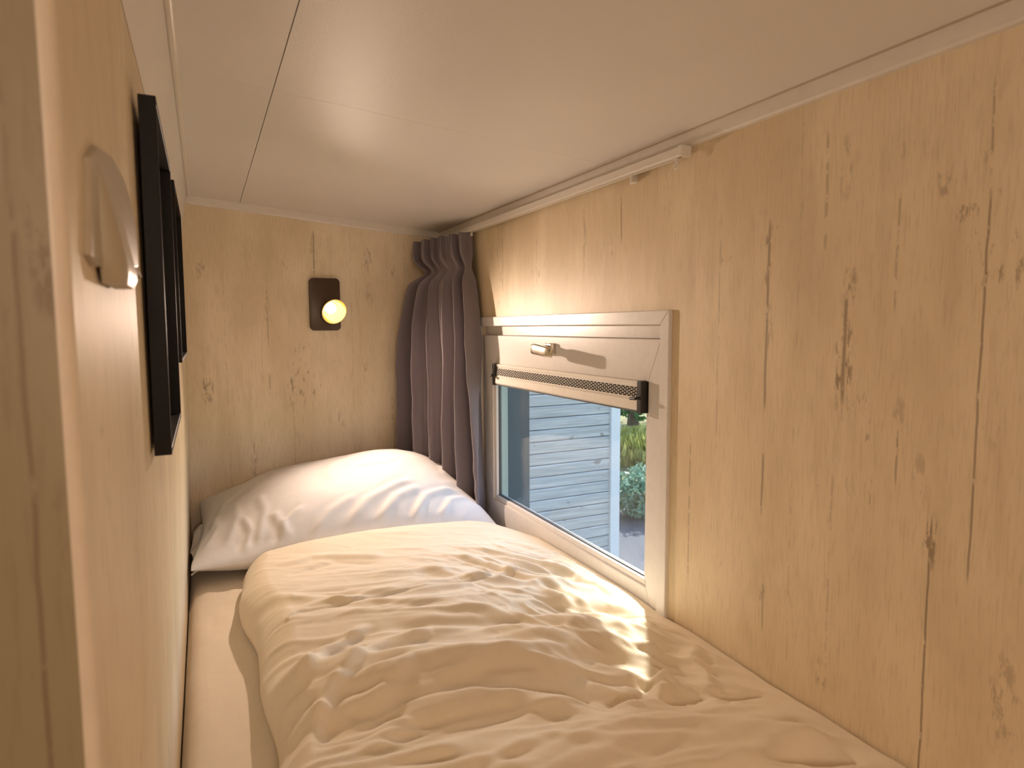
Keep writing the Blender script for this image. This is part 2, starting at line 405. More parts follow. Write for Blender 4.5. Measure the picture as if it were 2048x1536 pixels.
    bm = bmesh.new(); box(bm, -1.38, -1.30, -1.90, .40, -1.45, .60); obj('wall_side', bm, M_part, kind='structure')
    bm = bmesh.new(); box(bm, -1.38, XR+.075, -1.98, -1.90, -1.45, .60); obj('wall_back', bm, M_part, kind='structure')
build_shell()

# ------------------------------------------------------------------ window
def build_window():
    win = thing('window_1', (XR, 1.345, -.604), kind='structure')
    yo0, yo1, zo0, zo1 = .906, 1.790, -.63, .029      # outside of the architrave
    yi0, yi1, zi0, zi1 = .931, 1.765, -.604, .003
    def strip(a, b, c, d, x0, x1, bev):               # mitred strip
        bm = bmesh.new(); prism(bm, [a, b, c, d], 'x', x0, x1)
        bmesh.ops.recalc_face_normals(bm, faces=bm.faces)
        bmesh.ops.bevel(bm, geom=[e for e in bm.edges], offset=bev, segments=2, affect='EDGES', profile=.5); return bm
    def ring(name, o, i, x0, x1, mat, bev=.0012, sides='tblr', par=win):
        (a0, a1, b0, b1), (c0, c1, d0, d1) = o, i
        S = {'t': ((a0, b1), (a1, b1), (c1, d1), (c0, d1)), 'b': ((a0, b0), (c0, d0), (c1, d0), (a1, b0)),
             'r': ((a0, b0), (a0, b1), (c0, d1), (c0, d0)), 'l': ((a1, b0), (c1, d0), (c1, d1), (a1, b1))}
        for s in sides: obj(name, strip(*S[s], x0, x1, bev), mat, par)
    ring('architrave', (yo0, yo1, zo0, zo1), (yi0, yi1, zi0, zi1), XR-.007, XR+.002, M_white, .0016)
    # outer fixed frame, seen as a ledge above the sash
    ring('window_frame', (yi0-.004, yi1+.004, zi0-.004, zi1+.004), (yi0+.010, yi1-.010, zi0+.012, zi1-.026), XR+.010, XR+.060, M_white)
    # sash: wide top rail, narrow stiles, deep bottom rail
    sy0, sy1, sz0, sz1 = .934, 1.756, -.592, -.0235
    gy0, gy1, gz0, gz1 = .970, 1.690, -.502, -.104
    sash = thing('sash', (XR, 1.345, -.592)); sash.parent = win; sash.location = Vector((0, 0, .012)); WLOC[sash.name] = Vector((XR, 1.345, -.592+ZO))
    ring('sash_rail', (sy0, sy1, sz0, sz1), (gy0, gy1, gz0, gz1), XR-.001, XR+.040, M_white, .0016, par=sash)
    ring('glazing_bead', (gy0-.001, gy1+.001, gz0-.001, gz1+.001), (gy0+.012, gy1-.012, gz0+.012, gz1-.010), XR+.004, XR+.028, M_white, .002, par=sash)
    ring('glass_seal', (gy0+.009, gy1-.009, gz0+.009, gz1-.007), (gy0+.0145, gy1-.0145, gz0+.0145, gz1-.0125), XR+.012, XR+.020, M_gasket, .0005, par=sash)
    bm = bmesh.new(); box(bm, XR+.014, XR+.018, gy0+.010, gy1-.010, gz0+.010, gz1-.008)
    obj('glass_pane', bm, M_glass, sash)
    bm = bmesh.new(); box(bm, XR+.020, XR+.040, gy1-.014, gy1-.002, gz0, gz1); obj('spacer', bm, M_seal, sash)
    # outer reveal, dark painted
    bm = bmesh.new()
    for a in ((1.690, 1.705, -.62, .02), (.945, .960, -.62, .02)): box(bm, XR+.041, XR+.118, *a)
    box(bm, XR+.041, XR+.118, .96, 1.69, -.01, .005); box(bm, XR+.041, XR+.118, .96, 1.69, -.62, -.60)
    obj('outer_reveal', bm, M_reveal, win)
    # ventilation grille under the top rail
    vy0, vy1, vz0, vz1 = .985, 1.652, -.1605, -.104
    vent = thing('vent', (XR, 1.33, -.17)); vent.parent = win; vent.location = Vector((0, 1.33-1.345, -.17+.604)); WLOC[vent.name] = Vector((XR, 1.33, -.17+ZO))
    x = XR-.006
    bm = bmesh.new()
    prism(bm, [(x+.018, vz0+.002), (x-.003, vz0), (x-.006, vz0+.004), (x-.0045, vz0+.020), (x-.001, vz0+.0235), (x+.001, vz1-.010), (x-.001, vz1-.006), (x-.001, vz1), (x+.018, vz1)], 'y', vy0, vy1)
    obj('vent_housing', bm, M_trim, vent, smooth=True, autosmooth=25)
    bm = bmesh.new(); n = 46; rows = 6; z0, z1 = vz0+.0255, vz1-.0115; pitch = (vy1-vy0-.008)/n
    for r in range(rows):
        zz = z0 + (r+.5)*(z1-z0)/rows; xx = x - .0005 + (zz-z0)/(z1-z0)*.0018
        for k in range(n):
            ya = vy0+.004+k*pitch + (pitch*.5 if r % 2 else 0)
            if ya+pitch*.66 > vy1-.002: continue
            box(bm, xx-.0012, xx+.001, ya, ya+pitch*.66, zz-.00118, zz+.00118)
    obj('vent_slots', bm, M_slot, vent, kind='stuff')
    bm = bmesh.new(); box(bm, x-.004, x+.018, vy0+.001, vy1-.001, vz0-.0025, vz0+.0005); obj('drip_edge', bm, M_gasket, vent)
    for ya, yb, s in ((vy0-.012, vy0+.002, 1), (vy1-.002, vy1+.010, -1)):
        cap_ = obj('end_cap', (lambda b: (box(b, x-.009, x+.016, ya, yb, vz0-.003, vz1+.002, .0015), b)[1])(bmesh.new()), M_blackplastic, vent)
        bm = bmesh.new(); ym = (ya+yb)/2
        tube(bm, [(x-.008, ym, vz0+.026), (x-.019, ym+.002*s, vz0+.025)], .0028)
        tube(bm, [(x-.019, ym-.003, vz0+.0255), (x-.019, ym+.013*s, vz0+.0245)], .0030)
        obj('lever', bm, M_blackplastic, cap_)
    # handle
    h = thing('window_handle', (XR-.006, 1.34, -.052)); h.parent = win; h.location = Vector((-.006, -.005, .552)); WLOC[h.name] = Vector((XR-.006, 1.34, -.052+ZO))
    bm = bmesh.new(); box(bm, XR-.013, XR+.000, 1.322, 1.358, -.0665, -.0385, .003, 3)
    obj('handle_base', bm, M_silver, h, smooth=True, autosmooth=50)
    bm = bmesh.new(); lathe(bm, [(0, 0), (.0095, 0), (.0085, .030), (0, .030)], (XR-.014, 1.340, -.052), (-1, 0, 0), 24)
    obj('handle_neck', bm, M_silver, h, smooth=True, autosmooth=50)
    # lever blade, pointing to the near side
    bm = bmesh.new(); secs = []
    for (yy, xc, zc, hw, hh) in ((1.354, XR-.046, -.052, .0045, .0090), (1.350, XR-.046, -.052, .0075, .0120), (1.335, XR-.047, -.052, .0080, .0130), (1.31, XR-.050, -.0535, .0065, .0125), (1.28, XR-.0525, -.056, .0060, .0120), (1.254, XR-.053, -.057, .0056, .0118), (1.250, XR-.053, -.057, .0025, .0085)):
        secs.append([bm.verts.new((xc+hw*math.copysign(abs(math.cos(a))**.55, math.cos(a)), yy, zc+hh*math.copysign(abs(math.sin(a))**.55, math.sin(a)))) for a in [i/20*2*math.pi for i in range(20)]])
    for A, B in zip(secs, secs[1:]):
        for k in range(20): bm.faces.new((A[k], A[(k+1) % 20], B[(k+1) % 20], B[k]))
    bm.faces.new(secs[0]); bm.faces.new(secs[-1][::-1]); bmesh.ops.recalc_face_normals(bm, faces=bm.faces)
    obj('handle_lever', bm, M_silver, h, smooth=True, autosmooth=50)
build_window()

# ------------------------------------------------------------------ curtain rail and curtain
def build_rail():
    rail = thing('curtain_rail', (.722, 1.49, .292), 'white curtain rail under the ceiling trim above the window', 'curtain rail')
    bm = bmesh.new(); x0, x1, z0, z1 = .722, .7415, .281, .2955
    pts = [(x0, z1), (x0, z0+.002), (x0+.002, z0), (x0+.007, z0), (x0+.007, z0+.004), (x1-.007, z0+.004), (x1-.007, z0), (x1-.002, z0), (x1, z0+.002), (x1, z1)]
    prism(bm, pts, 'y', .862, 2.10); obj('track', bm, M_trim, rail)
    bm = bmesh.new(); box(bm, x0-.001, x1+.001, .856, .864, z0-.001, z1+.002, .001); obj('end_stop', bm, M_trim, rail)
    for y in (1.02, 1.5, 1.95):
        bm = bmesh.new(); box(bm, .7415, .7480, y, y+.025, .285, .2985); obj('ceiling_clip', bm, M_trim, rail)
    bm = bmesh.new(); cx, cy, cz = .732, .880, .270
    ring = [(cx, cy+.0050*math.cos(a), cz+.0050*math.sin(a)) for a in [i/24*2*math.pi for i in range(25)]]
    tube(bm, ring, .0016, 8); tube(bm, [(cx, cy, cz+.005), (cx, cy, cz+.014)], .0020, 8)
    box(bm, cx-.006, cx+.006, cy-.004, cy+.004, cz+.010, cz+.0125)
    obj('glider', bm, M_trim, rail, smooth=True, autosmooth=50)
    k = thing('wall_clip', (XR, 1.024, .270), 'tiny white clip with a hole on the window wall just below the curtain rail', 'hook')
    bm = bmesh.new(); box(bm, XR-.004, XR+.001, 1.012, 1.032, .270, .294, .001); box(bm, XR-.014, XR-.003, 1.012, 1.016, .270, .290, .001); obj('clip_body', bm, M_trim, k)
    bm = bmesh.new(); lathe(bm, [(0, 0), (.003, 0), (.003, .0008), (0, .0008)], (XR-.0042, 1.024, .280), (-1, 0, 0), 16); obj('clip_hole', bm, M_slot, k)
build_rail()

def build_curtain():
    cur = thing('curtain', (.67, 1.92, -.60), 'taupe pleated curtain gathered in the corner between lamp and window', 'curtain')
    nu, nv = 420, 150
    ztop, zbot = .279, -.585
    bm = bmesh.new(); grid = []
    rng = np.random.RandomState(5)
    NF = 5.5
    def L(a, b, t): return a+(b-a)*t
    def P(t, v):
        zb = L(-.470, -.585, min(1, max(0, (t-.55)/.3)))
        z = ztop + (zb-ztop)*v
        d = (ztop-z)/.864
        spread = .5+.5*math.tanh((d-.19)*8)
        head = math.exp(-(d/.085)**4)
        pinch = math.exp(-((d-.118)/.030)**2)
        tt = t + .012*math.sin(9*t+4*d)*spread + .010*math.sin(17*t-3*d)*d
        p0 = (.652 + .030*pinch - .046*spread - .006*d, 2.070 - .025*pinch)
        p1 = (.718 + .008*spread, 1.800 - .058*spread - .055*d)
        x = L(p0[0], p1[0], tt); y = L(p0[1], p1[1], tt)
        x -= .010*math.sin(math.pi*tt); y -= .012*math.sin(math.pi*tt)
        ph = NF*2*math.pi*(t + .020*math.sin(4*math.pi*t+1)) + .9*math.sin(1.9*d+3*t) + .6*math.sin(4.2*d+7*t)*spread
        f = math.sin(ph); fold = math.copysign(abs(f)**.75, f)
        A = L(.019, .033, spread)*(.8+.35*math.sin(7*t+1.2)) + .006*d
        A *= (1-.62*pinch)
        small = .0055*math.sin(3*ph+.6)*head*(1-.6*pinch) + .0040*math.sin(2.3*ph+5*d)*spread
        n = A*fold + small
        x += -.88*n; y += -.47*n
        w = .012*math.cos(ph)*spread*(.6+.5*math.sin(3*d+2*t)) + .0035*math.cos(3*ph)*head
        x += .43*w*.8; y += -.90*w*.8
        g = .010*mnoise.noise(Vector((t*9, d*3.5, 0)))*spread + .0045*mnoise.noise(Vector((t*22, d*11, 3)))*spread
        low = max(0, d-.68)/.32
        g += .012*low*mnoise.noise(Vector((t*10, d*22, 8)))
        x += -.88*g; y += -.47*g
        x = min(x, .738); y = min(y, 2.118)
        return (x, y, z)
    for j in range(nv+1):
        v = (j/nv)
        grid.append([bm.verts.new(P(i/nu, v)) for i in range(nu+1)])
    for j in range(nv):
        for i in range(nu): bm.faces.new((grid[j][i], grid[j][i+1], grid[j+1][i+1], grid[j+1][i]))
    o = obj('curtain_cloth', bm, M_curtain, cur, smooth=True)
    s = o.modifiers.new('thickness', 'SOLIDIFY'); s.thickness = .0022; s.offset = 0
    for k in range(7):
        y = 1.80+k*.042; bm = bmesh.new(); box(bm, .729, .735, y-.003, y+.003, .270, .2805); obj('curtain_hook', bm, M_trim, cur)
build_curtain()

# ------------------------------------------------------------------ far wall sconce
def build_sconce():
    s = thing('wall_sconce', (.354, YF, -.01), 'lit spotlight with gold-lined cup on a dark bronze rounded plate above the pillow', 'wall lamp')
    bm = bmesh.new(); w, h, r = .0475, .083, .014; pts = []
    for cx, cz, a0 in ((w-r, h-r, 0), (-w+r, h-r, 90), (-w+r, -h+r, 180), (w-r, -h+r, 270)):
        for k in range(7):
            a = math.radians(a0+k*15); pts.append((.3545+cx+r*math.cos(a), .0745+cz+r*math.sin(a)))
    prism(bm, pts, 'y', YF-.016, YF+.001, .0015); obj('back_plate', bm, M_bronze, s, smooth=True, autosmooth=40)
    A = SCONCE_AIM; O = SCONCE
    bm = bmesh.new(); back = O - A*.048
    tube(bm, [(back.x, YF-.014, back.z+.004), (back.x, back.y+.004, back.z)], .0075, 16); obj('swivel_arm', bm, M_bronze, s, smooth=True, autosmooth=50)
    bm = bmesh.new()
    lathe(bm, [(0, -.050), (.017, -.050), (.021, -.047), (.024, -.030), (.0385, .0), (.0395, .0)], O, A, 48)
    sh = obj('lamp_shade', bm, M_bronze, s, smooth=True, autosmooth=60)
    bm = bmesh.new()
    lathe(bm, [(0, -.036), (.021, -.036), (.0235, -.028), (.0378, .0), (.0378, .0008), (.0400, .0008), (.0400, -.0014)], O, A, 48)
    obj('gold_lining', bm, M_gold, sh, smooth=True, autosmooth=60, label='gold inner lining')
    bm = bmesh.new()
    lathe(bm, [(.019, -.034), (.019, -.030), (.016, -.0275), (.008, -.0262), (0, -.026)], O, A, 32)
    obj('bulb', bm, M_bulb, s, smooth=True, label='glowing bulb')
build_sconce()

# ------------------------------------------------------------------ small shell-shaped fitting on the picture wall
def build_wall_fitting():
    s = thing('wall_fitting', (XL, .46, .02), 'small cream shell-shaped fitting on the left wall, nearer than the black frames', 'wall fitting')
    bm = bmesh.new()
    pts = [(.352, .034), (.372, .082), (.40, .094), (.464, .1035), (.523, .1035), (.566, .096), (.592, .084), (.603, .068), (.603, .050), (.592, .048), (.44, .036), (.37, .030)]
    prism(bm, pts, 'x', XL-.001, XL+.0035, .0012); obj('back_plate', bm, M_shell, s, smooth=True, autosmooth=35)
    bm = bmesh.new(); secs = []
    # body: half-bowl sections, thin at the top and deep at the bottom
    for z, yc0, yc1, d in ((.0865, .388, .415, .0012), (.080, .388, .425, .0035), (.068, .388, .438, .0060), (.054, .388, .450, .0084), (.042, .388, .458, .0104), (.033, .389, .462, .0118), (.028, .392, .458, .0118), (.0235, .396, .450, .0105)):
        ring = []
        for k in range(17):
            a = k/16*math.pi; c = -math.cos(a); si = math.sin(a)
            ring.append(bm.verts.new((XL+.002+d*min(1, si*1.35)**.8 if si > 1e-6 else XL+.002, (yc0+yc1)/2+(yc1-yc0)/2*math.copysign(abs(c)**.8, c), z - .004*(c+1)*0)))
        secs.append(ring)
    for A_, B_ in zip(secs, secs[1:]):
        for k in range(16): bm.faces.new((A_[k], A_[k+1], B_[k+1], B_[k]))
    bm.faces.new(secs[0]); bm.faces.new(secs[-1][::-1])
    bmesh.ops.recalc_face_normals(bm, faces=bm.faces)
    obj('cover', bm, M_shell, s, smooth=True, autosmooth=40)
    bm = bmesh.new(); prism(bm, [(XL+.002, .036), (XL+.009, .038), (XL+.008, .042), (XL+.002, .047)], 'y', .462, .555, .0008); obj('lip', bm, M_shell, s, smooth=True, autosmooth=30)
build_wall_fitting()

# ------------------------------------------------------------------ picture frames
def build_frame(y0, y1, z0, z1, lean, label):
    x0, x1 = XL+.003, XL+.0172
    f = thing('picture_frame', (XL, (y0+y1)/2, z0), label, 'picture frame')
    def sx(z): return lean*(z-z0)/(z1-z0)
    w = .006
    def bar(ya, yb, za, zb):
        bm = bmesh.new(); vs = box(bm, x0, x1, ya, yb, za, zb)
        for v in bm.verts: v.co.x += sx(v.co.z)
        bmesh.ops.bevel(bm, geom=list(bm.edges), offset=.0004, segments=1, affect='EDGES')
        return bm
    obj('frame_side', bar(y0, y0+w, z0, z1), M_black, f); obj('frame_side', bar(y1-w, y1, z0, z1), M_black, f)
    obj('frame_rail', bar(y0+w, y1-w, z1-w, z1), M_black, f); obj('frame_rail', bar(y0+w, y1-w, z0, z0+w), M_black, f)
    bm = bmesh.new(); box(bm, x0+.0005, x0+.002, y0+w, y1-w, z0+w, z1-w)
    for v in bm.verts: v.co.x += sx(v.co.z)
    obj('backing_board', bm, M_print, f)
build_frame(.668, .955, -.117, .206, .0018, 'large near black picture frame, taller of the two on the left wall')
build_frame(1.125, 1.47, -.053, .226, .0008, 'far black picture frame, shorter one nearer the pillow')

# ------------------------------------------------------------------ bed
ZM = -.60                                    # mattress top
def vnoise(x, y, seed=0):
    """smooth value noise on arrays"""
    xi = np.floor(x).astype(np.int64); yi = np.floor(y).astype(np.int64); xf = x-xi; yf = y-yi
    def h(a, b):
        n = (a*374761393 + b*668265263 + seed*974711) & 0x7fffffff; n = ((n ^ (n >> 13))*1274126177) & 0x7fffffff
        return ((n ^ (n >> 16)) & 0xffff)/65535.0
    u = xf*xf*xf*(xf*(xf*6-15)+10); v = yf*yf*yf*(yf*(yf*6-15)+10)
    return (h(xi, yi)*(1-u)+h(xi+1, yi)*u)*(1-v) + (h(xi, yi+1)*(1-u)+h(xi+1, yi+1)*u)*v - .5
def ridged(x, y, seed=0): return (1-np.abs(vnoise(x, y, seed))*2.4)
def rot(x, y, deg):
    a = math.radians(deg); return x*math.cos(a)+y*math.sin(a), -x*math.sin(a)+y*math.cos(a)

def seg_dist(X, Y, pts):
    """signed distance to a polyline, fade near its ends"""
    best = np.full(X.shape, 1e9); sg = np.zeros(X.shape); par = np.zeros(X.shape); L = 0; tot = sum(math.dist(pts[i], pts[i+1]) for i in range(len(pts)-1))
    for (x0, y0), (x1, y1) in zip(pts, pts[1:]):
        dx, dy = x1-x0, y1-y0; l = math.hypot(dx, dy)
        t = np.clip(((X-x0)*dx+(Y-y0)*dy)/(l*l), 0, 1); ex = X-x0-t*dx; ey = Y-y0-t*dy; d = np.hypot(ex, ey)
        s = np.sign(dx*ey-dy*ex); m = d < best; best = np.where(m, d, best); sg = np.where(m, s, sg); par = np.where(m, (L+t*l)/tot, par); L += l
    fade = np.clip(np.minimum(par, 1-par)*5, 0, 1)
    return best*sg, fade*fade*(3-2*fade)

def grid_mesh(bm, X, Y, Z):
    n, m = X.shape; vs = [[bm.verts.new((float(X[i, j]), float(Y[i, j]), float(Z[i, j]))) for j in range(m)] for i in range(n)]
    for i in range(n-1):
        for j in range(m-1): bm.faces.new((vs[i][j], vs[i+1][j], vs[i+1][j+1], vs[i][j+1]))
    return vs

def build_bed():
    # base and mattress
    bm = bmesh.new(); box(bm, -.050, .745, .115, YF-.002, -1.45, ZM-.165, .004); obj('bed_base', bm, M_bedbase, label='cream panelled bunk base under the mattress', cat='bed')
    n, m = 60, 120; u = np.linspace(0, 1, n)[:, None]*np.ones((1, m)); v = np.linspace(0, 1, m)[None, :]*np.ones((n, 1))
    x = -.0545+.80*u; y = .125+1.995*v
    d = np.minimum(np.minimum(x+.0545, .7455-x), np.minimum(y-.125, 2.12-y)); R = .030
    z = ZM - .004 - R*(1-np.sqrt(np.clip(1-(1-np.clip(d/R, 0, 1))**2, 0, 1))) + .004*vnoise(x*9, y*7, 3) + .0022*vnoise(x*30, y*14, 4)
    # fitted sheet folds near the picture wall
    for pts, a, w in (([(-.02, 1.62), (.0, 1.50), (.02, 1.38)], .004, .010), ([(-.035, 1.45), (-.015, 1.3)], .004, .012), ([(.04, 1.60), (.03, 1.5)], .003, .01), ([(-.045, 1.25), (-.02, 1.12), (.0, .9)], .003, .012)):
        sd, f = seg_dist(x, y, pts); z += a*np.exp(-(sd/w)**2)*f
    bm = bmesh.new(); vs = grid_mesh(bm, x, y, z)
    # sides down to the base
    bnd = [vs[i][0] for i in range(n)] + [vs[n-1][j] for j in range(1, m)] + [vs[i][m-1] for i in range(n-2, -1, -1)] + [vs[0][j] for j in range(m-2, 0, -1)]
    low = [bm.verts.new((q.co.x, q.co.y, ZM-.164)) for q in bnd]
    for k in range(len(bnd)): bm.faces.new((bnd[k], low[k], low[(k+1) % len(bnd)], bnd[(k+1) % len(bnd)]))
    bm.faces.new(low); bmesh.ops.recalc_face_normals(bm, faces=bm.faces)
    obj('mattress', bm, M_sheet, smooth=True, autosmooth=70, label='mattress in a cream fitted sheet, bare along the left wall', cat='mattress')
build_bed()

def build_pillow():
    n, m = 200, 150
    th = np.linspace(-1, 1, n)[:, None]*np.ones((1, m)); ph = np.linspace(-1, 1, m)[None, :]*np.ones((n, 1))
    s = np.sin(th*math.pi/2); t = np.sin(ph*math.pi/2)
    T = .112*np.power(np.clip(1-np.abs(s)**2.4, 0, 1), .55)*np.power(np.clip(1-np.abs(t)**2.3, 0, 1), .55)
    hx, hy = .385, .262
    pin = 1-.07*(np.abs(s)**2)*(np.abs(t)**2)*0 - .05*(1-np.abs(s))*0
    lx = s*hx*(1-.055*(1-np.abs(t)**2)*np.abs(s)**6*0 - .05*(1-t**2)*0); ly = t*hy*(1-.06*(1-s**2)*0)
    lx = lx*(1-.04*(1-t**2)**2*np.abs(s)**2); ly = ly*(1-.03*(1-s**2)**2)
    # wrinkles on top
    zt = T.copy()
    edge = np.clip(T/.05, 0, 1)
    wr = np.zeros_like(zt)
    # folds fan out from the front edge towards the window side
    fans = [([(-.03, -.24), (.04, -.17), (.13, -.12), (.20, -.10)], .006, .013), ([(.05, -.24), (.12, -.17), (.20, -.13)], .008, .014), ([(.14, -.25), (.20, -.17), (.30, -.12)], .008, .012),
            ([(.22, -.24), (.27, -.18), (.33, -.15)], .006, .010), ([(-.12, -.25), (-.06, -.19), (.02, -.14)], .004, .012), ([(.02, .02), (.12, .0), (.18, .035)], .004, .010),
            ([(-.31, -.22), (-.28, -.10), (-.29, .02)], .006, .013), ([(-.24, -.24), (-.215, -.12), (-.23, -.02)], .005, .011), ([(-.35, -.12), (-.325, .02), (-.31, .12)], .005, .012), ([(-.16, -.24), (-.20, -.14)], .005, .011),
            ([(-.36, -.20), (-.33, -.10), (-.34, .0)], .006, .010), ([(-.27, -.25), (-.25, -.18), (-.27, -.10)], .006, .009), ([(-.19, -.25), (-.17, -.19), (-.12, -.15)], .004, .009), ([(-.33, .04), (-.26, .10), (-.20, .11)], .004, .013),
            ([(.29, -.05), (.32, .06), (.30, .14)], .004, .013), ([(-.05, -.06), (-.02, .05), (.06, .10)], .003, .016)]
    for pts, a, w in fans:
        sd, f = seg_dist(lx, ly, pts); wr += a*np.exp(-(sd/w)**2)*f - a*.45*np.exp(-((sd-w*1.6)/w)**2)*f
    qx, qy = rot(lx, ly, 40)
    wr += .0035*(ridged(qx*5+1, qy*13, 5)-.5)*np.clip(1-np.abs(ly+.1)/.25, 0, 1) + .0014*ridged(qx*12, qy*26, 6) + .010*vnoise(lx*5, ly*5, 8)
    zt += wr*edge; zb = -T*.80 + .004*vnoise(lx*8, ly*8, 9)*edge
    # a fuller lobe at the window side of the top
    zt += .030*np.exp(-((lx-.17)/.17)**2-((ly-.10)/.16)**2)*edge
    zt -= .022*np.exp(-((lx+.30)/.13)**2)*edge
    tilt = math.radians(8); cx, cy, cz = .345, 1.856, ZM+.080
    def place(X, Y, Z):
        Yr = Y*math.cos(tilt) - Z*math.sin(tilt); Zr = Y*math.sin(tilt) + Z*math.cos(tilt)
        a = math.radians(-2.5); Xr = X*math.cos(a)-Yr*math.sin(a); Yq = X*math.sin(a)+Yr*math.cos(a)
        PX, PY, PZ = cx+Xr, cy+Yq, cz+Zr
        PZ = PZ - .046*np.clip((.15-PX)/.20, 0, 1)**1.4*np.clip((PY-1.62)/.35, 0, 1)
        PY = np.minimum(PY, YF-.004 - .0*PX); PX = np.clip(PX, XL+.0, XR-.026)
        PZ = np.maximum(PZ, ZM + .001)
        return PX, PY, PZ
    bm = bmesh.new()
    X, Y, Z = place(lx, ly, zt); A = grid_mesh(bm, X, Y, Z)
    X, Y, Z = place(lx, ly, zb); B = grid_mesh(bm, X, Y, Z)
    bmesh.ops.remove_doubles(bm, verts=bm.verts, dist=.00015); bmesh.ops.recalc_face_normals(bm, faces=bm.faces)
    p = thing('pillow', (cx, cy, ZM), 'plump white pillow against the far wall below the lit sconce', 'pillow')
    obj('pillow_body', bm, M_pillow, p, smooth=True)
    # loose end of the pillowcase at the picture wall
    nn = 40; u = np.linspace(0, 1, nn)[:, None]*np.ones((1, nn)); v = np.linspace(0, 1, nn)[None, :]*np.ones((nn, 1))
    X = -.002 - .046*u + .004*np.sin(v*9); Y = 1.66+.30*v+.03*u*(v-.5); Z = ZM + .062 - .026*u - .035*(1-v)*(1-u*.5) + .008*np.sin(v*14+u*3)*u + .004*vnoise(u*6, v*8, 2)
    Z = np.maximum(Z, ZM+.008)
    bm = bmesh.new(); grid_mesh(bm, X, Y, Z); o = obj('pillowcase_flap', bm, M_pillow, p, smooth=True)
    sm = o.modifiers.new('thickness', 'SOLIDIFY'); sm.thickness = .004
build_pillow()

